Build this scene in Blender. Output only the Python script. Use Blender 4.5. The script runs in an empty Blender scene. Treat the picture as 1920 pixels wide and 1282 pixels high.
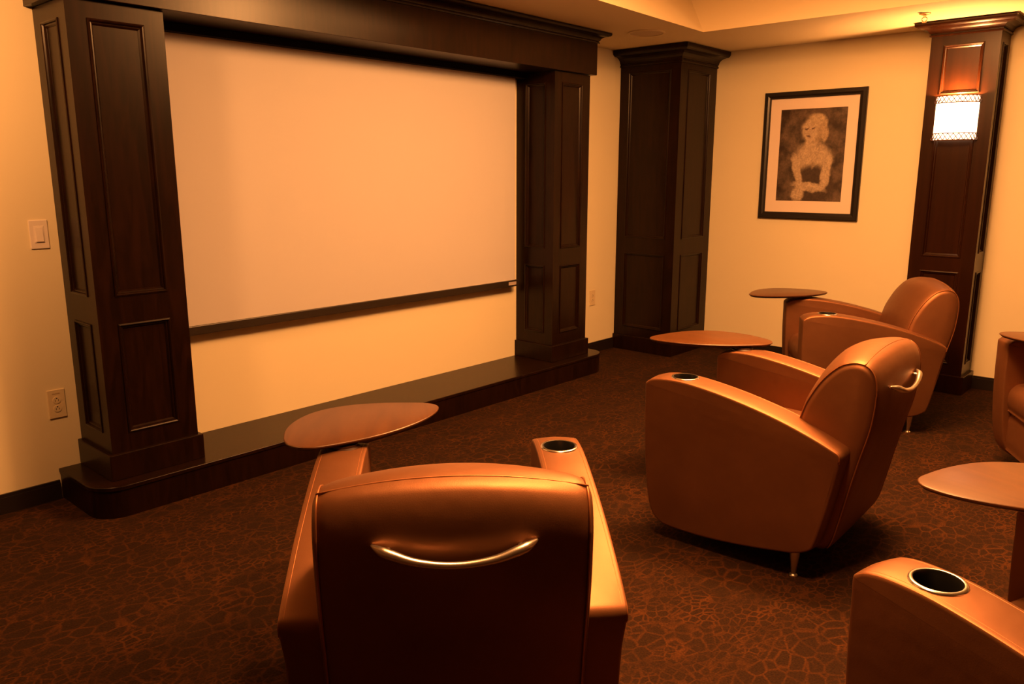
import bpy, bmesh, math, random
from mathutils import Vector, Matrix
random.seed(7)
S = bpy.context.scene
C = S.collection
R = math.radians

# ------------------------------------------------------------------ camera
CAMPOS = Vector((-6.218, -3.882, 1.473))
YAW, PITCH, ROLL, FPX = R(-48.088), R(11.891), R(0.034), 1495.6
fw = Vector((math.sin(-YAW)*math.cos(PITCH), math.cos(YAW)*math.cos(PITCH), -math.sin(PITCH)))
rt = Vector((math.cos(YAW), math.sin(YAW), 0))
up = rt.cross(fw)
rt2 = rt*math.cos(ROLL) + up*math.sin(ROLL)
up2 = -rt*math.sin(ROLL) + up*math.cos(ROLL)
cd = bpy.data.cameras.new('camera'); cam = bpy.data.objects.new('camera', cd); C.objects.link(cam)
cd.sensor_width = 36; cd.sensor_fit = 'HORIZONTAL'; cd.lens = 36*FPX/1920; cd.clip_start = 0.05
M = Matrix((rt2, up2, -fw)).transposed().to_4x4(); M.translation = CAMPOS
cam.matrix_world = M
S.camera = cam

# ------------------------------------------------------------------ view, world, lights
S.view_settings.view_transform = 'Standard'; S.view_settings.look = 'None'
S.view_settings.gamma = 1; S.view_settings.use_curve_mapping = False
S.view_settings.exposure = 0.0
w = bpy.data.worlds.new('world'); S.world = w; w.use_nodes = True
w.node_tree.nodes['Background'].inputs[0].default_value = (1, .42, .12, 1)
w.node_tree.nodes['Background'].inputs[1].default_value = 0.0
LC = (1.0, 0.40, 0.115)
def area(name, loc, sx, sy, power, rot=(0, 0, 0), spread=180):
    l = bpy.data.lights.new(name, 'AREA'); l.shape = 'RECTANGLE'; l.size = sx; l.size_y = sy
    l.energy = power; l.color = LC; l.spread = R(spread)
    o = bpy.data.objects.new(name, l); C.objects.link(o); o.location = loc; o.rotation_euler = rot
    return o
area('tray_panel_light', (-2.75, -2.5, 2.71), 1.9, 1.2, 160)
area('added_fill_left', (-4.70, -2.98, 2.71), .3, .3, 34, spread=85)  # unseen overhead fill, added to brighten the left chair's back roll and arms
area('added_fill_right', (-2.9, -3.1, 2.71), .3, .3, 22, spread=85)  # second added fill from above, for the middle chair tops
area('added_wall_fill', (-5.75, -1.1, 2.42), .3, .3, 58, rot=(R(50), 0, 0))  # added out of view, tilted to lift only the front wall's left end
def bulb(name, loc, power, r=.04):
    l = bpy.data.lights.new(name, 'POINT'); l.energy = power; l.color = LC; l.shadow_soft_size = r
    o = bpy.data.objects.new(name, l); C.objects.link(o); o.location = loc
bulb('tray_lamp_light', (-3.0, -2.5, 2.60), 185, .16)

# ------------------------------------------------------------------ materials
def nt(name):
    m = bpy.data.materials.new(name); m.use_nodes = True
    t = m.node_tree; b = t.nodes['Principled BSDF']
    return m, t, b
def N(t, k, **kw):
    n = t.nodes.new(k)
    for a, v in kw.items():
        if a.startswith('i_'): n.inputs[a[2:].replace('_', ' ')].default_value = v
        else: setattr(n, a, v)
    return n
def simple(name, col, rough=.5, metal=0, spec=.5, coat=0, coat_r=.2, bump=0, bscale=200, var=0, vscale=3):
    m, t, b = nt(name)
    b.inputs['Base Color'].default_value = (*col, 1); b.inputs['Roughness'].default_value = rough
    b.inputs['Metallic'].default_value = metal; b.inputs['Specular IOR Level'].default_value = spec
    b.inputs['Coat Weight'].default_value = coat; b.inputs['Coat Roughness'].default_value = coat_r
    tc = N(t, 'ShaderNodeTexCoord')
    if bump:
        n = N(t, 'ShaderNodeTexNoise'); n.inputs['Scale'].default_value = bscale; n.inputs['Detail'].default_value = 4
        t.links.new(tc.outputs['Object'], n.inputs['Vector'])
        bp_ = N(t, 'ShaderNodeBump'); bp_.inputs['Strength'].default_value = bump; bp_.inputs['Distance'].default_value = .002
        t.links.new(n.outputs['Fac'], bp_.inputs['Height']); t.links.new(bp_.outputs['Normal'], b.inputs['Normal'])
    if var:
        n = N(t, 'ShaderNodeTexNoise'); n.inputs['Scale'].default_value = vscale; n.inputs['Detail'].default_value = 5
        t.links.new(tc.outputs['Object'], n.inputs['Vector'])
        r = N(t, 'ShaderNodeValToRGB')
        r.color_ramp.elements[0].position = .3; r.color_ramp.elements[1].position = .7
        r.color_ramp.elements[0].color = (*[c*(1-var) for c in col], 1)
        r.color_ramp.elements[1].color = (*[min(1, c*(1+var)) for c in col], 1)
        t.links.new(n.outputs['Fac'], r.inputs[0]); t.links.new(r.outputs[0], b.inputs['Base Color'])
    return m
def wood(name, c1, c2, rough, scale=(1, 1, .12), coat=.3, coat_r=.25, nscale=22):
    m, t, b = nt(name)
    tc = N(t, 'ShaderNodeTexCoord'); mp = N(t, 'ShaderNodeMapping'); mp.inputs['Scale'].default_value = scale
    t.links.new(tc.outputs['Object'], mp.inputs[0])
    n = N(t, 'ShaderNodeTexNoise'); n.inputs['Scale'].default_value = nscale; n.inputs['Detail'].default_value = 8
    n.inputs['Distortion'].default_value = 1.6
    t.links.new(mp.outputs[0], n.inputs['Vector'])
    r = N(t, 'ShaderNodeValToRGB'); r.color_ramp.elements[0].position = .35; r.color_ramp.elements[1].position = .68
    r.color_ramp.elements[0].color = (*c1, 1); r.color_ramp.elements[1].color = (*c2, 1)
    t.links.new(n.outputs['Fac'], r.inputs[0]); t.links.new(r.outputs[0], b.inputs['Base Color'])
    b.inputs['Roughness'].default_value = rough; b.inputs['Coat Weight'].default_value = coat
    b.inputs['Coat Roughness'].default_value = coat_r
    return m
WALL = simple('cream_wall_paint', (.80, .72, .52), .7, bump=.15, bscale=350)
DARKW = simple('dark_brown_wall', (.09, .05, .03), .8)
CEIL = simple('ceiling_paint', (.74, .62, .40), .8, bump=.2, bscale=250)
ESP = wood('espresso_wood', (.007, .0025, .001), (.015, .005, .002), .28, coat=.0)
ESP.node_tree.nodes['Principled BSDF'].inputs['Specular IOR Level'].default_value = .2
MAHO = wood('mahogany_wood', (.014, .0038, .001), (.022, .006, .0015), .28, coat=.0, scale=(1, 1, .05), nscale=14)
MAHO.node_tree.nodes['Principled BSDF'].inputs['Specular IOR Level'].default_value = .25
BASEB = simple('dark_baseboard', (.012, .008, .007), .4)
SCREEN = simple('screen_fabric', (.56, .53, .55), .75)
BLACKBAR = simple('black_bar', (.022, .015, .010), .4)
BLACKV = simple('black_velvet', (.008, .006, .005), .9, spec=.1)
SILV = simple('silver_label', (.45, .38, .36), .4, bump=.5, bscale=900)
PLATE_W = simple('white_plate', (.80, .72, .68), .4)
PLATE_I = simple('ivory_plate', (.72, .60, .40), .4)
HOLE = simple('socket_dark', (.02, .015, .01), .6)
ALU = simple('brushed_aluminium', (.86, .80, .72), .3, metal=1, bump=.1, bscale=500)
CHROME = simple('chrome_ring', (.8, .78, .76), .22, metal=1)
CUPB = simple('black_cup', (.006, .006, .006), .35)
TABLE = wood('walnut_laminate', (.075, .025, .006), (.105, .037, .009), .36, scale=(1, .16, 1), coat=.15, nscale=14)
TEDGE = simple('dark_table_edge', (.035, .014, .008), .4)
FRAME = simple('black_frame', (.012, .009, .008), .35)
MAT = simple('white_mat_board', (.80, .68, .62), .8)
BRASS = simple('brass_fitting', (.75, .55, .30), .3, metal=1)
GRILLE = simple('speaker_grille', (.60, .48, .33), .7, bump=.8, bscale=700)
SEAM = simple('leather_piping', (.34, .13, .05), .42, metal=.6)

def leather():
    m, t, b = nt('brown_leather')
    tc = N(t, 'ShaderNodeTexCoord')
    n = N(t, 'ShaderNodeTexNoise'); n.inputs['Scale'].default_value = 5; n.inputs['Detail'].default_value = 4
    t.links.new(tc.outputs['Object'], n.inputs['Vector'])
    r = N(t, 'ShaderNodeValToRGB'); r.color_ramp.elements[0].position = .3; r.color_ramp.elements[1].position = .75
    r.color_ramp.elements[0].color = (.195, .082, .036, 1); r.color_ramp.elements[1].color = (.245, .105, .047, 1)
    t.links.new(n.outputs['Fac'], r.inputs[0]); t.links.new(r.outputs[0], b.inputs['Base Color'])
    v = N(t, 'ShaderNodeTexVoronoi'); v.inputs['Scale'].default_value = 420
    t.links.new(tc.outputs['Object'], v.inputs['Vector'])
    bb = N(t, 'ShaderNodeBump'); bb.inputs['Strength'].default_value = .08; bb.inputs['Distance'].default_value = .001
    t.links.new(v.outputs['Distance'], bb.inputs['Height'])
    n2 = N(t, 'ShaderNodeTexNoise'); n2.inputs['Scale'].default_value = 9; n2.inputs['Detail'].default_value = 2
    t.links.new(tc.outputs['Object'], n2.inputs['Vector'])
    b2 = N(t, 'ShaderNodeBump'); b2.inputs['Strength'].default_value = .35; b2.inputs['Distance'].default_value = .008
    t.links.new(n2.outputs['Fac'], b2.inputs['Height']); t.links.new(bb.outputs['Normal'], b2.inputs['Normal'])
    t.links.new(b2.outputs['Normal'], b.inputs['Normal'])
    b.inputs['Roughness'].default_value = .5; b.inputs['Specular IOR Level'].default_value = .6; b.inputs['Metallic'].default_value = .7
    return m
LEATHER = leather()

def carpet():
    m, t, b = nt('crackle_carpet')
    tc = N(t, 'ShaderNodeTexCoord')
    mp = N(t, 'ShaderNodeMapping'); mp.inputs['Scale'].default_value = (1.05, 1.4, 1); mp.inputs['Rotation'].default_value = (0, 0, R(8))
    t.links.new(tc.outputs['Object'], mp.inputs[0])
    wn = N(t, 'ShaderNodeTexNoise'); wn.inputs['Scale'].default_value = 2.2; wn.inputs['Detail'].default_value = 3
    t.links.new(mp.outputs[0], wn.inputs['Vector'])
    mx = N(t, 'ShaderNodeMixRGB', blend_type='LINEAR_LIGHT'); mx.inputs[0].default_value = .055
    t.links.new(mp.outputs[0], mx.inputs[1]); t.links.new(wn.outputs['Color'], mx.inputs[2])
    def edge(scale, w0, w1):
        v = N(t, 'ShaderNodeTexVoronoi', feature='DISTANCE_TO_EDGE'); v.inputs['Scale'].default_value = scale
        v.inputs['Randomness'].default_value = .85
        t.links.new(mx.outputs[0], v.inputs['Vector'])
        r = N(t, 'ShaderNodeMapRange'); r.inputs[1].default_value = w0; r.inputs[2].default_value = w1
        r.inputs[3].default_value = 1; r.inputs[4].default_value = 0; r.clamp = True
        t.links.new(v.outputs['Distance'], r.inputs[0]); return r.outputs[0]
    e1 = edge(14, .02, .10); e2 = edge(25, .025, .13)
    sel = N(t, 'ShaderNodeTexNoise'); sel.inputs['Scale'].default_value = 3.0; sel.inputs['Detail'].default_value = 2
    t.links.new(mp.outputs[0], sel.inputs['Vector'])
    sr = N(t, 'ShaderNodeMapRange'); sr.inputs[1].default_value = .46; sr.inputs[2].default_value = .56
    t.links.new(sel.outputs['Fac'], sr.inputs[0])
    mm = N(t, 'ShaderNodeMixRGB'); t.links.new(sr.outputs[0], mm.inputs[0]); t.links.new(e1, mm.inputs[1]); t.links.new(e2, mm.inputs[2])
    amp = N(t, 'ShaderNodeTexNoise'); amp.inputs['Scale'].default_value = 6; amp.inputs['Detail'].default_value = 3
    t.links.new(mp.outputs[0], amp.inputs['Vector'])
    ar = N(t, 'ShaderNodeMapRange'); ar.inputs[1].default_value = .38; ar.inputs[2].default_value = .66; ar.inputs[3].default_value = .3
    t.links.new(amp.outputs['Fac'], ar.inputs[0])
    mu = N(t, 'ShaderNodeMath', operation='MULTIPLY'); t.links.new(mm.outputs[0], mu.inputs[0]); t.links.new(ar.outputs[0], mu.inputs[1])
    fz = N(t, 'ShaderNodeTexNoise'); fz.inputs['Scale'].default_value = 160; fz.inputs['Detail'].default_value = 2
    t.links.new(tc.outputs['Object'], fz.inputs['Vector'])
    col = N(t, 'ShaderNodeMixRGB'); col.inputs[1].default_value = (.0175, .0065, .0016, 1); col.inputs[2].default_value = (.056, .0175, .0028, 1)
    t.links.new(mu.outputs[0], col.inputs[0])
    fr = N(t, 'ShaderNodeMapRange'); fr.inputs[1].default_value = .3; fr.inputs[2].default_value = .7; fr.inputs[3].default_value = .65; fr.inputs[4].default_value = 1.3
    t.links.new(fz.outputs['Fac'], fr.inputs[0])
    c2 = N(t, 'ShaderNodeMixRGB', blend_type='MULTIPLY'); c2.inputs[0].default_value = 1
    t.links.new(col.outputs[0], c2.inputs[1]); t.links.new(fr.outputs[0], c2.inputs[2])
    t.links.new(c2.outputs[0], b.inputs['Base Color'])
    b.inputs['Roughness'].default_value = .95; b.inputs['Specular IOR Level'].default_value = .15
    bp_ = N(t, 'ShaderNodeBump'); bp_.inputs['Strength'].default_value = .5; bp_.inputs['Distance'].default_value = .004
    t.links.new(fz.outputs['Fac'], bp_.inputs['Height']); t.links.new(bp_.outputs['Normal'], b.inputs['Normal'])
    return m
CARPET = carpet()

def emis(name, col, s):
    m, t, b = nt(name)
    b.inputs['Base Color'].default_value = (.8, .7, .5, 1)
    b.inputs['Emission Color'].default_value = (*col, 1); b.inputs['Emission Strength'].default_value = s
    return m
SHADE = emis('lit_fabric_shade', (1.0, .62, .34), 6.0)
FILI = simple('pierced_metal', (.10, .035, .014), .5)

# ------------------------------------------------------------------ mesh helpers
def link(name, bm, mat, parent=None, smooth=False, bevel=0, seg=2):
    me = bpy.data.meshes.new(name)
    bmesh.ops.recalc_face_normals(bm, faces=bm.faces[:])
    bm.to_mesh(me); bm.free()
    me.materials.append(mat)
    if smooth:
        for p in me.polygons: p.use_smooth = True
    o = bpy.data.objects.new(name, me); C.objects.link(o)
    if parent: o.parent = parent
    if bevel:
        b = o.modifiers.new('bevel', 'BEVEL'); b.width = bevel; b.segments = seg; b.limit_method = 'ANGLE'; b.angle_limit = R(40)
    return o
def smooth_angle(o, a=35):
    me = o.data
    bm = bmesh.new(); bm.from_mesh(me)
    for f in bm.faces: f.smooth = True
    for e in bm.edges:
        if len(e.link_faces) == 2 and e.calc_face_angle(0) > R(a): e.smooth = False
    bm.to_mesh(me); bm.free()
def box(bm, x0, x1, y0, y1, z0, z1):
    v = [bm.verts.new((x, y, z)) for x in (x0, x1) for y in (y0, y1) for z in (z0, z1)]
    for f in ((0, 1, 3, 2), (4, 6, 7, 5), (0, 4, 5, 1), (2, 3, 7, 6), (0, 2, 6, 4), (1, 5, 7, 3)):
        bm.faces.new([v[i] for i in f])
def quad(bm, *p): return bm.faces.new([bm.verts.new(q) for q in p])
def prism(bm, pts, z0, z1):
    a = [bm.verts.new((x, y, z0)) for x, y in pts]; b = [bm.verts.new((x, y, z1)) for x, y in pts]
    bm.faces.new(a[::-1]); bm.faces.new(b); n = len(pts)
    for i in range(n): bm.faces.new((a[i], a[(i+1) % n], b[(i+1) % n], b[i]))
def loft(bm, rings, closed=True, cap=True):
    V = [[bm.verts.new(p) for p in r] for r in rings]; n = len(V[0])
    for i in range(len(V)-1):
        for j in range(n if closed else n-1):
            k = (j+1) % n; bm.faces.new((V[i][j], V[i][k], V[i+1][k], V[i+1][j]))
    if cap: bm.faces.new(V[0][::-1]); bm.faces.new(V[-1])
    return V
def tube(bm, pts, rad, n=8, closed=False, flat=1.0):
    pts = [Vector(p) for p in pts]; m = len(pts); rings = []
    for i, p in enumerate(pts):
        a = pts[(i-1) % m] if (closed or i > 0) else p
        b = pts[(i+1) % m] if (closed or i < m-1) else p
        t = (b-a).normalized()
        u = t.cross(Vector((0, 0, 1)))
        if u.length < .05: u = t.cross(Vector((1, 0, 0)))
        u.normalize(); v = u.cross(t).normalized()
        r = rad[i] if isinstance(rad, (list, tuple)) else rad
        rings.append([p + u*math.cos(2*math.pi*k/n)*r + v*math.sin(2*math.pi*k/n)*r*flat for k in range(n)])
    if closed: rings.append(rings[0])
    if closed:
        V = [[bm.verts.new(q) for q in r] for r in rings[:-1]]; V.append(V[0])
        for i in range(len(V)-1):
            for j in range(n): bm.faces.new((V[i][j], V[i][(j+1) % n], V[i+1][(j+1) % n], V[i+1][j]))
    else: loft(bm, rings)
def lathe(bm, prof, cx, cy, n=32):
    rings = []
    for r, z in prof: rings.append([(cx + r*math.cos(2*math.pi*k/n), cy + r*math.sin(2*math.pi*k/n), z) for k in range(n)])
    V = [[bm.verts.new(p) for p in r] for r in rings]
    for i in range(len(V)-1):
        for j in range(n): bm.faces.new((V[i][j], V[i][(j+1) % n], V[i+1][(j+1) % n], V[i+1][j]))
    bm.faces.new(V[0][::-1]); bm.faces.new(V[-1])
def catmull(pts, k=6, closed=True):
    n = len(pts); out = []
    for i in range(n if closed else n-1):
        g = (lambda j: pts[j % n]) if closed else (lambda j: pts[max(0, min(n-1, j))])
        p0, p1, p2, p3 = [Vector(g(i+d)) for d in (-1, 0, 1, 2)]
        for s in range(k):
            t = s/k
            out.append(.5*((2*p1)+(p2-p0)*t+(2*p0-5*p1+4*p2-p3)*t*t+(3*p1-p0-3*p2+p3)*t**3))
    if not closed: out.append(Vector(pts[-1]))
    return [tuple(p) for p in out]
def offset(pts, d):          # inset a closed outline (y,z) by d towards its inside
    n = len(pts); A = sum(pts[i][0]*pts[(i+1) % n][1]-pts[(i+1) % n][0]*pts[i][1] for i in range(n))
    s = 1 if A > 0 else -1; out = []
    for i in range(n):
        a, b = Vector(pts[i-1]), Vector(pts[(i+1) % n]); t = (b-a).normalized()
        out.append((pts[i][0]-t.y*d*s, pts[i][1]+t.x*d*s))
    return out
def tag(o, label=None, cat=None, group=None, kind=None):
    if label: o['label'] = label
    if cat: o['category'] = cat
    if group: o['group'] = group
    if kind: o['kind'] = kind
    return o
def thing(name, label, cat, loc=(0, 0, 0), rz=0, group=None):
    o = bpy.data.objects.new(name, None); C.objects.link(o); o.location = loc; o.rotation_euler = (0, 0, rz)
    o.empty_display_size = .1
    return tag(o, label, cat, group)
def struct(name, bm, mat):
    return tag(link(name, bm, mat), kind='structure')

# ------------------------------------------------------------------ room shell
XL, YB, HC = -7.3, -6.9, 2.44
bm = bmesh.new(); box(bm, XL-.1, .1, YB-.1, .1, -.1, 0); struct('floor', bm, CARPET)
bm = bmesh.new(); box(bm, XL-.1, .1, 0, .1, 0, 2.9); struct('wall_front', bm, WALL)
bm = bmesh.new(); box(bm, 0, .1, YB, 0, 0, 2.9); struct('wall_right', bm, WALL)
bm = bmesh.new(); box(bm, XL-.1, XL, YB, 0, 0, 2.9); struct('wall_left', bm, DARKW)
bm = bmesh.new(); box(bm, XL, 0, YB-.1, YB, 0, 2.9); struct('wall_rear', bm, DARKW)
# ceiling: perimeter soffit and raised tray with flared sides
bm = bmesh.new()
O = [(XL, YB), (0, YB), (0, 0), (XL, 0)]
T0 = [(-6.25, -5.9), (-.955, -5.9), (-.955, -.945), (-6.25, -1.22)]
fl = .27
T1 = [(-6.25-fl, -5.9-fl), (-.955+fl, -5.9-fl), (-.955+fl, -.945+fl), (-6.25-fl, -1.22+fl)]
o_ = [bm.verts.new((*p, HC)) for p in O]; a_ = [bm.verts.new((*p, HC)) for p in T0]; b_ = [bm.verts.new((*p, HC+.30)) for p in T1]
c_ = [bm.verts.new((*p, HC+.40)) for p in O]
for i in range(4):
    j = (i+1) % 4
    bm.faces.new((o_[i], o_[j], a_[j], a_[i])); bm.faces.new((a_[i], a_[j], b_[j], b_[i])); bm.faces.new((o_[i], o_[j], c_[j], c_[i]))
bm.faces.new(b_); bm.faces.new(c_)
struct('ceiling', bm, CEIL)
def baseboard(name, segs):
    bm = bmesh.new()
    for s in segs:
        x0, x1, y0, y1 = s
        box(bm, x0, x1, y0, y1, 0, .075); 
        if y1-y0 < x1-x0: box(bm, x0, x1, y0+.004, y1, .075, .09)
        else: box(bm, x0+.004, x1, y0, y1, .075, .09)
    struct(name, bm, BASEB)
baseboard('baseboard_front', [(XL, -5.027, -.014, 0), (-1.303, -.597, -.014, 0)])
baseboard('baseboard_right', [(-.014, 0, -2.213, -.583), (-.014, 0, YB, -2.662)])

# ------------------------------------------------------------------ panelled woodwork
def ring_molding(bm, P, u0, u1, z0, z1, prof):
    """P(u,z,d) -> point; profile list of (inset, depth) swept round a rectangular opening"""
    rings = [[P(u0+i, z0+i, d), P(u1-i, z0+i, d), P(u1-i, z1-i, d), P(u0+i, z1-i, d)] for i, d in prof]
    loft(bm, rings, True, False)
PROF = [(0, -.001), (0, .004), (.006, .006), (.010, .003), (.013, -.003), (.018, -.004), (.024, -.010), (.026, -.013)]
def panel_face(parent, P, U0, U1, Z0, Z1, openings, t=.014, mat=None):
    """frame of stiles and rails with sunk panels; openings [(u0,u1,z0,z1)] stacked in z, all of the same u range"""
    bm = bmesh.new()
    def slab(ua, ub, za, zb):
        p = [P(u, z, d) for u in (ua, ub) for z in (za, zb) for d in (-t, 0)]
        v = [bm.verts.new(q) for q in p]
        for f in ((0, 1, 3, 2), (4, 6, 7, 5), (0, 4, 5, 1), (2, 3, 7, 6), (0, 2, 6, 4), (1, 5, 7, 3)): bm.faces.new([v[i] for i in f])
    ua, ub = openings[0][0], openings[0][1]
    slab(U0, ua, Z0, Z1); slab(ub, U1, Z0, Z1)
    z = Z0
    for o in openings: slab(ua, ub, z, o[2]); z = o[3]
    slab(ua, ub, z, Z1)
    link('face_frame', bm, mat, parent)
    for o in openings:
        bm = bmesh.new(); ring_molding(bm, P, o[0], o[1], o[2], o[3], PROF)
        mo = link('panel_molding', bm, mat, parent)
        bm = bmesh.new()
        q = [P(u, z, d) for u in (o[0]+.005, o[1]-.005) for z in (o[2]+.005, o[3]-.005) for d in (-t+.0005, -t+.003)]
        v = [bm.verts.new(a) for a in q]
        for f in ((0, 1, 3, 2), (4, 6, 7, 5), (0, 4, 5, 1), (2, 3, 7, 6), (0, 2, 6, 4), (1, 5, 7, 3)): bm.faces.new([v[i] for i in f])
        link('sunk_panel', bm, mat, parent)
def pillar(name, label, cat, x0, x1, y0, y1, z0, z1, faces, plinth=None, crown=None, group=None, mat=None):
    mat = mat or ESP
    cx, cy = (x0+x1)/2, (y0+y1)/2
    t = .014
    r = thing(name, label, cat, (cx, cy, z0), 0, group)
    sh = lambda p: (p[0]-cx, p[1]-cy, p[2]-z0)
    bm = bmesh.new()
    box(bm, x0-cx+(t if 'L' in faces else 0), x1-cx-(t if 'R' in faces else 0), y0-cy+t, y1-cy, 0, z1-z0)
    link('core', bm, mat, r)
    for k, ops in faces.items():
        if k == 'L': P = lambda u, z, d: sh((x0-d, u, z)); U = (y0, y1)
        if k == 'R': P = lambda u, z, d: sh((x1+d, u, z)); U = (y0, y1)
        if k == 'F': P = lambda u, z, d: sh((u, y0-d, z)); U = (x0+t*('L' in faces), x1-t*('R' in faces))
        zb = z0 + (plinth[0]-.004 if plinth else 0)
        panel_face(r, P, U[0], U[1], zb, z1, ops, mat=mat)
    if plinth:
        h, e = plinth
        bm = bmesh.new()
        lx, rx = x0-cx-e, x1-cx+(e if x1 < -.01 else 0)
        by = y1-cy+(e if y1 < -.01 else 0)
        box(bm, lx, rx, y0-cy-e, by, 0, h)
        link('plinth', bm, mat, r, bevel=.003)
    if crown:
        zc, prof = crown
        bm = bmesh.new()
        rings = []
        for e, z in prof:
            ye = e if y1 < -.01 else 0; xe = e if x1 < -.01 else 0
            rings.append([(x0-cx-e, y0-cy-e, z-z0), (x1-cx+xe, y0-cy-e, z-z0), (x1-cx+xe, y1-cy+ye, z-z0), (x0-cx-e, y1-cy+ye, z-z0)])
        loft(bm, rings)
        link('crown_molding', bm, mat, r)
    return r
def crown_prof(z0, z1, e):
    h = z1-z0; pr = [(.0, z0-.001), (.010, z0), (.012, z0+.10*h), (.006, z0+.13*h), (.006, z0+.2*h)]
    for i in range(7):
        a = i/6*math.pi/2
        pr.append((.012+(e-.03)*(1-math.cos(a)), z0+.22*h+.42*h*math.sin(a)))
    pr += [(e-.014, z0+.68*h)]
    for i in range(1, 6):
        a = i/5*math.pi/2
        pr.append((e-.014+.014*math.sin(a), z0+.68*h+.2*h*(1-math.cos(a))))
    pr += [(e, z1-.002), (e-.002, z1)]
    return pr
ZP = .144
zs = [(.345, .835), (.955, 2.085)]
pillar('screen_pillar', 'dark espresso panelled pillar left of the projection screen, its lit side facing the light switch', 'pillar',
       -4.912, -4.517, -.346, 0, ZP, 2.153,
       {'L': [(-.268, -.085, *z) for z in zs], 'F': [(-4.832, -4.603, *z) for z in zs], 'R': [(-.268, -.085, *z) for z in zs]},
       plinth=(.118, .018), group='pillars flanking the screen')
pillar('screen_pillar', 'dark espresso panelled pillar right of the projection screen, beside the bare wall strip with the outlet', 'pillar',
       -1.847, -1.452, -.346, 0, ZP, 2.153,
       {'L': [(-.268, -.085, *z) for z in zs], 'F': [(-1.768, -1.540, *z) for z in zs], 'R': [(-.268, -.085, *z) for z in zs]},
       plinth=(.118, .018), group='pillars flanking the screen')
zc = [(.20, .83), (.955, 2.27)]
pillar('corner_pillar', 'wide dark panelled corner pillar between the screen wall and the picture wall', 'pillar',
       -.575, -.003, -.559, -.003, 0, 2.34,
       {'L': [(-.475, -.085, *z) for z in zc], 'F': [(-.465, -.11, *z) for z in zc]},
       plinth=(.125, .02), crown=(2.3, crown_prof(2.315, 2.436, .115)))
pillar('wall_column', 'tall mahogany toned column on the picture wall carrying the lit sconce', 'pillar',
       -.263, -.003, -2.64, -2.235, 0, 2.38,
       {'L': [(-2.552, -2.312, .20, .83), (-2.552, -2.312, .925, 1.935), (-2.552, -2.312, 1.985, 2.295)],
        'F': [(-.198, -.075, .20, .83), (-.198, -.075, .955, 2.29)]},
       plinth=(.125, .02), crown=(2.3, crown_prof(2.352, 2.434, .088)), mat=MAHO)

# platform
bm = bmesh.new()
def rrect(x0, x1, y0, y1, r, n=8):
    p = [(x1, y1), (x0, y1)]
    for i in range(n+1):
        a = math.pi + i/n*math.pi/2; p.append((x0+r+r*math.cos(a), y0+r+r*math.sin(a)))
    for i in range(n+1):
        a = 1.5*math.pi + i/n*math.pi/2; p.append((x1-r+r*math.cos(a), y0+r+r*math.sin(a)))
    return p
st = thing('stage_platform', 'low dark wooden platform step running beneath the screen with rounded front corners', 'platform', (-3.165, -.22, 0))
bm = bmesh.new(); prism(bm, [(x+3.165, y+.22) for x, y in rrect(-5.02, -1.31, -.440, -.001, .125)], 0, ZP-.02); smooth_angle(link('riser', bm, ESP, st))
bm = bmesh.new(); prism(bm, [(x+3.165, y+.22) for x, y in rrect(-5.025, -1.305, -.445, -.001, .13)], ZP-.02, ZP); smooth_angle(link('platform_top', bm, ESP, st, bevel=.003))

# header
hd = thing('screen_header', 'long dark wooden header beam with crown molding spanning above the screen', 'header', (-3.18, -.19, 2.155))
hx0, hx1, hy0 = -4.945, -1.420, -.382
bm = bmesh.new(); box(bm, hx0+3.18, hx1+3.18, hy0+.19, .189, 0, .235); link('fascia', bm, ESP, hd, bevel=.002)
bm = bmesh.new(); rings = []
for e, z in crown_prof(2.368, 2.437, .072):
    rings.append([(hx0-e+3.18, hy0-e+.19, z-2.155), (hx1+e+3.18, hy0-e+.19, z-2.155), (hx1+e+3.18, .189, z-2.155), (hx0-e+3.18, .189, z-2.155)])
loft(bm, rings); link('crown_molding', bm, ESP, hd)

# projection screen
ps = thing('projection_screen', 'large blank white projection screen pulled down between the dark pillars', 'projection screen', (-3.18, -.06, .68))
bm = bmesh.new(); box(bm, -4.425+3.18, -1.928+3.18, -.0015, .0015, .04, 1.46); link('screen_fabric', bm, SCREEN, ps)
bm = bmesh.new(); box(bm, -4.45+3.18, -1.905+3.18, -.013, .013, -.002, .045); o = link('bottom_bar', bm, BLACKBAR, ps, bevel=.004)
o['label'] = 'black weighted bottom bar'
bm = bmesh.new(); box(bm, -4.515+3.18, -1.849+3.18, -.05, .058, 1.438, 1.474); link('screen_housing', bm, BLACKV, ps)
bm = bmesh.new(); box(bm, -2.01+3.18, -1.93+3.18, -.0145, -.013, .011, .034); link('maker_label', bm, SILV, ps)

# ------------------------------------------------------------------ small wall and ceiling fittings
def plate(name, label, cat, x0, x1, z0, z1, mat):
    r = thing(name, label, cat, ((x0+x1)/2, 0, (z0+z1)/2))
    w_, h = (x1-x0)/2, (z1-z0)/2
    bm = bmesh.new(); box(bm, -w_, w_, -.006, -.0005, -h, h); link('cover_plate', bm, mat, r, bevel=.003, seg=3)
    return r, w_, h
r, w_, h = plate('light_switch', 'white rocker light switch on the wall left of the screen pillar', 'light switch', -5.027, -4.952, 1.151, 1.276, PLATE_W)
bm = bmesh.new(); box(bm, -.020, .020, -.0075, -.006, -.036, .036); link('switch_surround', bm, PLATE_W, r, bevel=.001)
bm = bmesh.new()
loft(bm, [[(-.016, -.0075, -.032), (.016, -.0075, -.032), (.016, -.0075, .032), (-.016, -.0075, .032)],
          [(-.015, -.0125, -.031), (.015, -.0125, -.031), (.015, -.009, .031), (-.015, -.009, .031)]])
link('rocker', bm, PLATE_W, r, bevel=.001)
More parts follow.
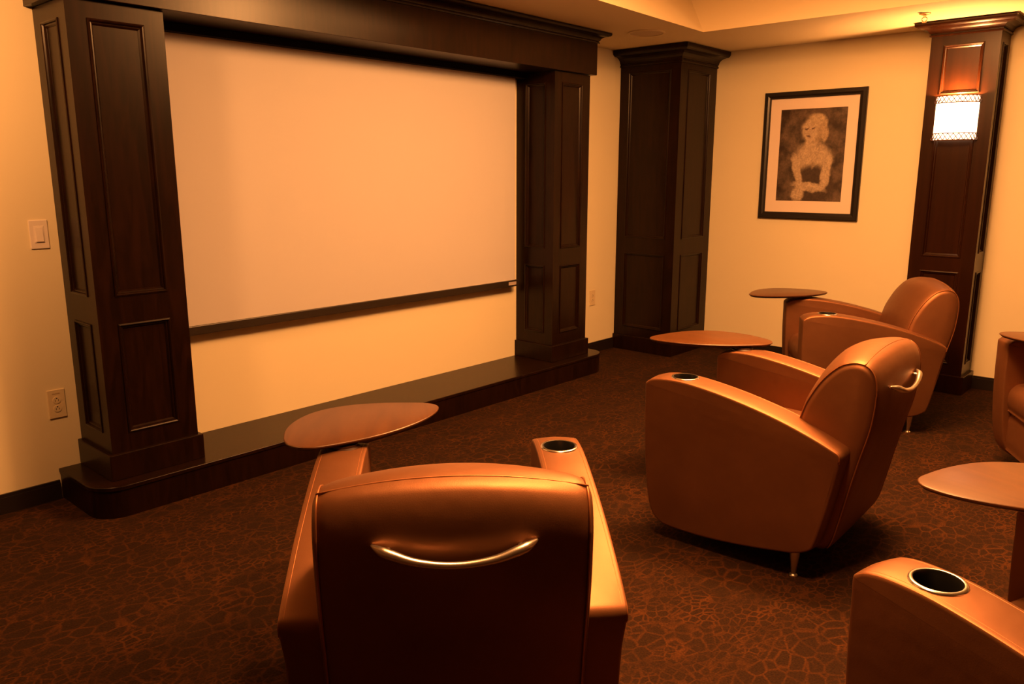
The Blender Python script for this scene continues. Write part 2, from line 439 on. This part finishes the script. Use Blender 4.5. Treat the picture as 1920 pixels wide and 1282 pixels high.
def outlet(label, x0, x1, z0, z1, marks):
    r, w_, h = plate('wall_outlet', label, 'outlet', x0, x1, z0, z1, PLATE_I)
    for dz in (.017, -.022):
        bm = bmesh.new(); lathe(bm, [(.0165, 0), (.0165, .002)], 0, 0, 24)
        bmesh.ops.rotate(bm, verts=bm.verts, matrix=Matrix.Rotation(R(90), 3, 'X')); bmesh.ops.translate(bm, verts=bm.verts, vec=(0, -.006, dz))
        s = link('socket', bm, PLATE_I, r)
        bm = bmesh.new()
        box(bm, -.0075, -.0055, -.0085, -.008, dz-.006, dz+.003); box(bm, .0055, .0075, -.0085, -.008, dz-.005, dz+.003)
        box(bm, -.0025, .0025, -.0085, -.008, dz+.006, dz+.011)
        link('slots', bm, HOLE, s)
    if marks:
        bm = bmesh.new(); rr = random.Random(3); x = -.016
        while x < .014:
            d = rr.uniform(.002, .004); box(bm, x, x+d, -.0066, -.0062, .045, .045+rr.uniform(.004, .006)); x += d+.0012
        link('printed_marking', bm, simple('faded_print', (.42, .30, .17), .6), r)
outlet('ivory duplex outlet low on the wall left of the screen pillar, below the light switch', -5.037, -4.963, .382, .515, True)
outlet('small ivory outlet on the wall strip between the right screen pillar and the corner pillar', -.938, -.862, .405, .533, False)

sp = thing('ceiling_speaker', 'round flush speaker grille in the ceiling above the corner pillar', 'speaker', (-1.202, -.640, HC))
bm = bmesh.new(); lathe(bm, [(.130, 0), (.128, -.006), (.118, -.008), (.117, 0)], 0, 0, 48); smooth_angle(link('rim', bm, CEIL, sp))
bm = bmesh.new(); lathe(bm, [(.118, -.002), (.117, -.005), (.06, -.0075), (.01, -.008)], 0, 0, 48); smooth_angle(link('grille', bm, GRILLE, sp))
sk = thing('fire_sprinkler', 'small brass fire sprinkler hanging from the ceiling in front of the sconce column', 'sprinkler', (-.65, -2.29, HC))
bm = bmesh.new(); lathe(bm, [(.034, 0), (.033, -.005), (.014, -.012)], 0, 0, 28); smooth_angle(link('escutcheon', bm, BRASS, sk))
bm = bmesh.new(); lathe(bm, [(.007, -.010), (.007, -.024), (.005, -.026)], 0, 0, 14)
for s in (-1, 1): tube(bm, [(0, s*.005, -.022), (0, s*.015, -.030), (0, s*.014, -.042), (0, s*.003, -.050)], .0028, 6)
link('frame_arms', bm, BRASS, sk)
bm = bmesh.new(); lathe(bm, [(.004, -.048), (.013, -.052), (.014, -.0535)], 0, 0, 18); link('deflector', bm, BRASS, sk)

# sconce
sc = thing('wall_sconce', 'lit half round wall sconce with pierced metal bands on the mahogany column', 'wall lamp', (-.252, -2.434, 1.83))
SW, SD = .128, .105
def arc(z, n=28, k=1.0, a0=0, a1=math.pi):
    return [(-SD*k*math.sin(a0+(a1-a0)*i/n)**.85, SW*k*math.cos(a0+(a1-a0)*i/n), z) for i in range(n+1)]
bm = bmesh.new()
loft(bm, [arc(-.136), arc(.136), arc(.136, k=.975), arc(-.136, k=.975), arc(-.136)], False, False)
V = [bm.verts.new(p) for p in arc(-.130, k=.99)]; bm.faces.new(V)
o = link('shade', bm, SHADE, sc, smooth=True); o['label'] = 'glowing white shade'
for zc_, nm in ((.118, 'upper'), (-.118, 'lower')):
    bm = bmesh.new()
    for dz in (-.022, .022): tube(bm, arc(zc_+dz, k=1.03), .0028, 6)
    m = 13
    for k in range(m):
        for s in (0, 1):
            a, b = math.pi*k/m, math.pi*(k+1)/m
            p = [(-SD*1.03*max(0, math.sin(x))**.85, SW*1.03*math.cos(x), z) for x, z in ((a, zc_+(-.021 if s else .021)), ((a+b)/2, zc_), (b, zc_+(.021 if s else -.021)))]
            tube(bm, p, .0023, 5)
    for k in range(m):
        a = math.pi*(k+.5)/m
        c = Vector((-SD*1.035*math.sin(a)**.85, SW*1.035*math.cos(a), zc_-.012)); tn = Vector((0, -1, 0))
        tube(bm, [c+Vector((0, .0075*math.cos(q), .010*math.sin(q))) for q in [i*math.pi/4 for i in range(8)]], .0018, 4, closed=True)
    link('filigree_band', bm, FILI, sc)
bm = bmesh.new(); box(bm, .001, .004, -.11, .11, -.13, .13); link('back_plate', bm, FILI, sc)
bulb('sconce_bulb', (-.252-.05, -2.434, 1.83+.105), 75, .03)

# framed picture
pc = thing('framed_picture', 'black framed sepia portrait print with wide white mat on the wall left of the column', 'picture', (0, -1.386, 1.61))
def rect_ring(bm, oy0, oy1, oz0, oz1, iy0, iy1, iz0, iz1, prof):
    rings = []
    for f, x in prof:
        y0, y1, z0, z1 = [a+(b-a)*f for a, b in ((oy0, iy0), (oy1, iy1), (oz0, iz0), (oz1, iz1))]
        rings.append([(x, y0, z0), (x, y1, z0), (x, y1, z1), (x, y0, z1)])
    loft(bm, rings, True, False)
Y, Z = lambda y: y+1.386, lambda z: z-1.61
bm = bmesh.new()
rect_ring(bm, Y(-1.777), Y(-.996), Z(1.129), Z(2.094), Y(-1.725), Y(-1.048), Z(1.180), Z(2.044),
          [(0, -.001), (0, -.022), (.12, -.027), (.55, -.027), (.8, -.021), (1, -.019), (1, -.006)])
link('picture_frame', bm, FRAME, pc)
bm = bmesh.new(); rect_ring(bm, Y(-1.727), Y(-1.046), Z(1.178), Z(2.046), Y(-1.641), Y(-1.132), Z(1.268), Z(1.961), [(0, -.0055), (0, -.009), (.99, -.009), (1, -.006)])
link('mat_board', bm, MAT, pc)
def print_mat():
    m, t, b = nt('sepia_print')
    tc = N(t, 'ShaderNodeTexCoord'); L = t.links.new
    wn = N(t, 'ShaderNodeTexNoise'); wn.inputs['Scale'].default_value = 14; wn.inputs['Detail'].default_value = 3
    L(tc.outputs['Object'], wn.inputs['Vector'])
    vm = N(t, 'ShaderNodeVectorMath', operation='MULTIPLY_ADD'); L(wn.outputs['Color'], vm.inputs[0])
    vm.inputs[1].default_value = (.05, .05, .05); 
    sb = N(t, 'ShaderNodeVectorMath', operation='SUBTRACT'); L(tc.outputs['Object'], sb.inputs[0]); sb.inputs[1].default_value = (.025, .025, .025)
    L(sb.outputs[0], vm.inputs[2])
    bg = N(t, 'ShaderNodeTexNoise'); bg.inputs['Scale'].default_value = 11; bg.inputs['Detail'].default_value = 3
    L(tc.outputs['Object'], bg.inputs['Vector'])
    rp = N(t, 'ShaderNodeValToRGB'); rp.color_ramp.elements[0].position = .36; rp.color_ramp.elements[1].position = .62
    rp.color_ramp.elements[0].color = (.028, .014, .008, 1); rp.color_ramp.elements[1].color = (.13, .085, .06, 1)
    L(bg.outputs['Fac'], rp.inputs[0]); cur = rp.outputs[0]
    def ell(cur, cy, cz, ry, rz, ang, col, soft=.25):
        mp = N(t, 'ShaderNodeMapping', vector_type='TEXTURE')
        mp.inputs['Location'].default_value = (0, cy, cz); mp.inputs['Rotation'].default_value = (R(ang), 0, 0); mp.inputs['Scale'].default_value = (1, ry, rz)
        L(vm.outputs[0], mp.inputs[0])
        sx = N(t, 'ShaderNodeVectorMath', operation='MULTIPLY'); L(mp.outputs[0], sx.inputs[0]); sx.inputs[1].default_value = (0, 1, 1)
        ln = N(t, 'ShaderNodeVectorMath', operation='LENGTH'); L(sx.outputs[0], ln.inputs[0])
        mr = N(t, 'ShaderNodeMapRange', interpolation_type='SMOOTHSTEP'); mr.inputs[1].default_value = 1-soft; mr.inputs[2].default_value = 1+soft
        mr.inputs[3].default_value = 1; mr.inputs[4].default_value = 0; L(ln.outputs['Value'], mr.inputs[0])
        mx = N(t, 'ShaderNodeMixRGB'); L(mr.outputs[0], mx.inputs[0]); L(cur, mx.inputs[1]); mx.inputs[2].default_value = (*col, 1)
        return mx.outputs[0]
    pale, mid, dk = (.48, .37, .27), (.36, .26, .17), (.05, .028, .018)
    # a plain generic seated sitter: y+ is left in the photo
    for e in ((-.045, -.22, .15, .14, 0, dk), (-.02, -.02, .14, .12, 0, pale), (.0, .09, .045, .09, 8, pale), (-.02, -.17, .115, .10, 0, dk),
              (-.125, -.12, .036, .14, 8, pale), (.10, -.10, .034, .12, -14, pale), (-.02, .205, .092, .098, 0, mid), (.02, .185, .062, .082, 0, pale),
              (-.045, .26, .07, .05, 20, (.50, .38, .26)), (-.09, .18, .035, .07, 0, (.42, .31, .21)), (.0, -.235, .13, .032, 10, pale), (.085, -.29, .05, .05, 30, pale)):
        cur = ell(cur, *e)
    for e in ((.045, .205, .014, .005, 5, (.12, .07, .045)), (.0, .205, .014, .005, -5, (.12, .07, .045)), (.026, .145, .018, .006, 0, (.13, .07, .05)), (-.02, -.07, .012, .03, 15, (.30, .22, .15))):
        cur = ell(cur, *e, .5)
    hn = N(t, 'ShaderNodeTexNoise'); hn.inputs['Scale'].default_value = 38; hn.inputs['Detail'].default_value = 4; hn.inputs['Distortion'].default_value = 1.5
    L(tc.outputs['Object'], hn.inputs['Vector'])
    hr = N(t, 'ShaderNodeMapRange'); hr.inputs[1].default_value = .3; hr.inputs[2].default_value = .65; hr.inputs[3].default_value = .6; hr.inputs[4].default_value = 1.1
    L(hn.outputs['Fac'], hr.inputs[0])
    hm = N(t, 'ShaderNodeMixRGB', blend_type='MULTIPLY'); hm.inputs[0].default_value = 1; L(cur, hm.inputs[1]); L(hr.outputs[0], hm.inputs[2]); cur = hm.outputs[0]
    L(cur, b.inputs['Base Color']); b.inputs['Roughness'].default_value = .5
    b.inputs['Coat Weight'].default_value = .3; b.inputs['Coat Roughness'].default_value = .1
    return m
bm = bmesh.new(); box(bm, -.0065, -.004, Y(-1.643), Y(-1.130), Z(1.266), Z(1.963)); o = link('photo_print', bm, print_mat(), pc)
o['label'] = 'sepia print of a seated sitter against mottled ground'

# ------------------------------------------------------------------ armchairs
ARM = [(.391, .655), (.365, .670), (.31, .679), (.22, .679), (.10, .664), (-.03, .639), (-.16, .606), (-.28, .566), (-.355, .535), (-.382, .518), (-.384, .49),
       (-.372, .42), (-.345, .28), (-.318, .165), (-.30, .135), (-.25, .112), (-.183, .100), (-.069, .082), (.06, .068), (.16, .063), (.26, .064), (.31, .075), (.35, .115),
       (.372, .20), (.386, .33), (.394, .48), (.396, .60), (.397, .643)]
AC, AW = .318, .069
def arm_mesh(sign, cup):
    out = catmull(ARM, 4)
    ins = [(-1, .010), (-.988, .0045), (-.955, .0015), (-.89, .0), (-.5, -.003), (0, -.005), (.5, -.003), (.89, 0), (.955, .0015), (.988, .0045), (1, .010)]
    bm = bmesh.new()
    cl = lambda v: max(0, min(1, v))
    tp = lambda f, y, z: .012*cl((-.17-y)/.2)**2*cl((.53-z)/.14)*cl(f*sign*.5+.5)      # the outer rear corner curves in under the arm end
    loft(bm, [[(sign*(AC)+f*AW-sign*tp(f, y, z), y, z) for y, z in offset(out, d)] for f, d in ins])
    o = link('arm_tmp', bm, LEATHER)
    if cup:
        bc = bmesh.new(); lathe(bc, [(.0480, .58), (.0480, .75)], sign*AC, .255, 40)
        c = link('cut', bc, CUPB)
        md = o.modifiers.new('b', 'BOOLEAN'); md.operation = 'DIFFERENCE'; md.object = c; md.solver = 'EXACT'
        dg = bpy.context.evaluated_depsgraph_get(); me = bpy.data.meshes.new_from_object(o.evaluated_get(dg))
        bpy.data.objects.remove(c)
    else: me = o.data.copy()
    bpy.data.objects.remove(o)
    me.name = 'armrest'
    bm = bmesh.new(); bm.from_mesh(me)
    for f in bm.faces: f.smooth = True
    for e in bm.edges:
        e.smooth = not (len(e.link_faces) == 2 and e.calc_face_angle(0) > R(38))
    bm.to_mesh(me); bm.free()
    me.materials.clear(); me.materials.append(LEATHER)
    return me
BACK = [(-.13, .30), (-.175, .50), (-.207, .627), (-.233, .690), (-.272, .755), (-.319, .805), (-.352, .824), (-.388, .831), (-.420, .822), (-.442, .798), (-.454, .762),
        (-.457, .71), (-.447, .60), (-.420, .48), (-.395, .36), (-.372, .24), (-.352, .15), (-.33, .115), (-.28, .105), (-.20, .12)]
def bulge(y, z, f):
    b = 1-f*f
    fr = max(0, min(1, (z-.35)/.3))
    isf = max(0, min(1, (y+.43)/.12))
    top = max(0, min(1, (z-.62)/.2))
    return y + b*(.045*fr*isf - .008*(1-isf)), z + b*.030*top
def back_ring(f, x, d):
    return [(x, *bulge(y, z, f)) for y, z in offset(BACKO, d)]
BACKO = catmull(BACK, 5)
TAB = [(-.497, .330), (-.481, .275), (-.452, .240), (-.410, .226), (-.360, .240), (-.291, .274), (-.228, .314), (-.172, .362), (-.120, .420), (-.075, .487), (-.045, .560), (-.042, .615),
       (-.070, .648), (-.114, .660), (-.216, .667), (-.317, .655), (-.396, .620), (-.455, .562), (-.490, .485), (-.503, .405)]
HBOW = [(-.170, 0, .004), (-.160, .006, .000), (-.145, .016, -.004), (-.125, .022, -.010), (-.085, .028, -.022), (-.04, .031, -.029), (0, .032, -.031)]
HRAD = [.002, .007, .0108, .0112, .0090, .0080, .0078]
def armchair(label, loc, theta, cup_side, tab_rot=0.0, tab_in=0.0, tab_fwd=0.0):
    """cup_side +1: cup holder in the right arm, swivel table on the left arm"""
    s = cup_side
    r = thing('tablet_armchair', label, 'armchair', loc, R(theta), 'leather armchairs with swivel tables')
    for sg in (-1, 1):
        o = bpy.data.objects.new('armrest', arm_mesh(sg, sg == s)); C.objects.link(o); o.parent = r
        # piping along both upper edges of the arm
        out = [p for p in offset(catmull(ARM, 4), .004)]
        i1 = 4*10
        path = [out[i] for i in range(i1+1)]
        bm = bmesh.new()
        for sx in (-1, 1):
            x = sg*AC+sx*AW*.94
            tube(bm, [(x, y, z) for y, z in path], .0028, 6)
            tube(bm, [(sg*AC+sx*AW*.80, y, z+.0042) for y, z in path[2:]], .0012, 5)
        tube(bm, [(sg*AC+AW*.94*(k/6*2-1), path[-1][0]-.0015, path[-1][1]-.0015) for k in range(7)], .0022, 6)
        link('piping', bm, SEAM, o, smooth=True)
    bm = bmesh.new()
    fs = [(-1, .022), (-.985, .012), (-.95, .004), (-.88, 0)] + [(-.8+.16*i, -.001) for i in range(11)] + [(.88, 0), (.95, .004), (.985, .012), (1, .022)]
    loft(bm, [back_ring(f, f*.292, d) for f, d in fs])
    b = link('backrest', bm, LEATHER, r, smooth=True)
    bm = bmesh.new()
    for sx in (-1, 1):
        rg = back_ring(.955, sx*.281, .0035)
        tube(bm, rg[8:85], .0026, 6)
    k = 5*7+3
    tube(bm, [(f*.284, bulge(*BACKO[k], f)[0]-.0005, bulge(*BACKO[k], f)[1]+.0005) for f in [-1+.1*i for i in range(21)]], .0024, 6)
    link('piping', bm, SEAM, b, smooth=True)
    # seat cushion, front apron
    bm = bmesh.new()
    sq = [(-.22, .32), (-.22, .45), (-.10, .462), (.10, .468), (.25, .464), (.33, .452), (.365, .42), (.372, .37), (.360, .325), (.33, .31), (0, .31)]
    sqo = catmull(sq, 4)
    loft(bm, [[(f*.258, y, z+(1-f*f)*.012*(z > .44)) for y, z in offset(sqo, d)] for f, d in ((-1, .02), (-.98, .008), (-.92, .001), (-.5, 0), (0, 0), (.5, 0), (.92, .001), (.98, .008), (1, .02))])
    link('seat_cushion', bm, LEATHER, r, smooth=True)
    bm = bmesh.new()
    ap = catmull([(-.25, .12), (-.25, .30), (.0, .308), (.30, .308), (.345, .29), (.35, .22), (.345, .13), (.31, .10), (0, .10)], 4)
    loft(bm, [[(x, y, z) for y, z in ap] for x in (-.262, 0, .262)])
    smooth_angle(link('seat_base', bm, LEATHER, r))
    # grab handle on the back
    if True:
        bm = bmesh.new()
        pts = [(x, -.468-y, .735+z) for x, y, z in HBOW]; pts += [(-x, y, z) for x, y, z in pts[-2::-1]]
        cp = catmull(pts, 4, closed=False)
        rad = [HRAD[i] for i in range(7)]; rad += rad[-2::-1]
        rr = [rad[min(len(rad)-1, i//4)]*(1-(i % 4)/4)+rad[min(len(rad)-1, i//4+1)]*(i % 4)/4 for i in range(len(cp))]
        tube(bm, cp, rr, 12, flat=1.0)
        hn = link('grab_handle', bm, ALU, r, smooth=True); hn['label'] = 'brushed metal bow handle'
        for sx in (-1, 1):
            bm = bmesh.new(); tube(bm, [(sx*.135, -.456, .727), (sx*.135, -.486, .727)], .006, 10)
            link('standoff', bm, ALU, hn, smooth=True)
    # legs
    for lx, ly, zt in ((-.335, -.238, .125), (.335, -.238, .125), (-.21, .19, .12), (.21, .19, .12)):
        bm = bmesh.new()
        lathe(bm, [(.015, 0), (.016, .003), (.015, .006), (.009, .010), (.0095, .016), (.018, .085), (.019, zt)], lx, ly, 20)
        smooth_angle(link('leg', bm, ALU, r))
    # cup holder
    zc_ = .6785
    bm = bmesh.new(); lathe(bm, [(.0460, .60), (.0465, .60), (.0465, zc_+.003), (.0480, zc_+.0055), (.0460, zc_+.0060), (.0450, zc_+.004), (.0440, .62), (.0425, .606), (.001, .6055)], s*AC, .255, 44)
    h = link('cup_holder', bm, CUPB, r); smooth_angle(h); h['label'] = 'black cup well'
    bm = bmesh.new(); lathe(bm, [(.0465, zc_+.002), (.0555, zc_+.001), (.0560, zc_+.0035), (.0535, zc_+.0065), (.0495, zc_+.0078), (.0470, zc_+.007)], s*AC, .255, 48)
    bmesh.ops.delete(bm, geom=[f for f in bm.faces if len(f.verts) > 4], context='FACES_ONLY')
    g = link('cup_ring', bm, CHROME, h, smooth=True); g['label'] = 'polished metal ring'
    # swivel table on the other arm
    px, py = -.335, .31
    ca, sa = math.cos(R(tab_rot)), math.sin(R(tab_rot))
    tb = [((x-px)*ca-(y-py)*sa+px, (x-px)*sa+(y-py)*ca+py) for x, y in catmull(TAB, 4)]
    tb = [(x+tab_in, y+tab_fwd) for x, y in tb]
    if s < 0: tb = [(-x, y) for x, y in tb]
    if s < 0: tb = tb[::-1]
    bm = bmesh.new()
    loft(bm, [[(x, y, z) for x, y in offset(tb, d)] for d, z in ((.022, .6925), (.010, .6965), (.002, .7035))])
    tt = bmesh.new()
    loft(tt, [[(x, y, z) for x, y in offset(tb, d)] for d, z in ((.002, .7035), (0, .7050), (0, .7085), (.0015, .7100), (.003, .7104))])
    tab = link('swivel_table', tt, TABLE, r); smooth_angle(tab); tab['label'] = 'walnut brown teardrop table top'
    smooth_angle(link('table_underside', bm, TEDGE, tab))
    bm = bmesh.new(); lathe(bm, [(.048, .674), (.048, .684), (.040, .688), (.040, .6935)], -s*AC, .305, 32)
    smooth_angle(link('table_pivot', bm, TEDGE, r))
    return r
armchair('brown leather armchair seen from behind, front left, full bow handle in view', (-4.854, -2.449, 0), -43.26, 1)
armchair('brown leather armchair seen from its side, between the rear view chair and the column', (-3.14, -2.585, 0), 1.5, -1, tab_rot=16)
armchair('brown leather armchair standing right in front of the sconce column', (-1.207, -2.251, 0), 31.5, -1, tab_rot=20, tab_fwd=-.08)
armchair('brown leather armchair cut off at the bottom right corner, cup holder arm nearest the viewer', (-4.346, -3.88, 0), -17.3, -1, tab_rot=4, tab_fwd=-.10)
armchair('brown leather armchair cut off at the right edge beyond the sconce column', (-1.73, -3.60, 0), 30, -1, tab_rot=-120, tab_in=.10)
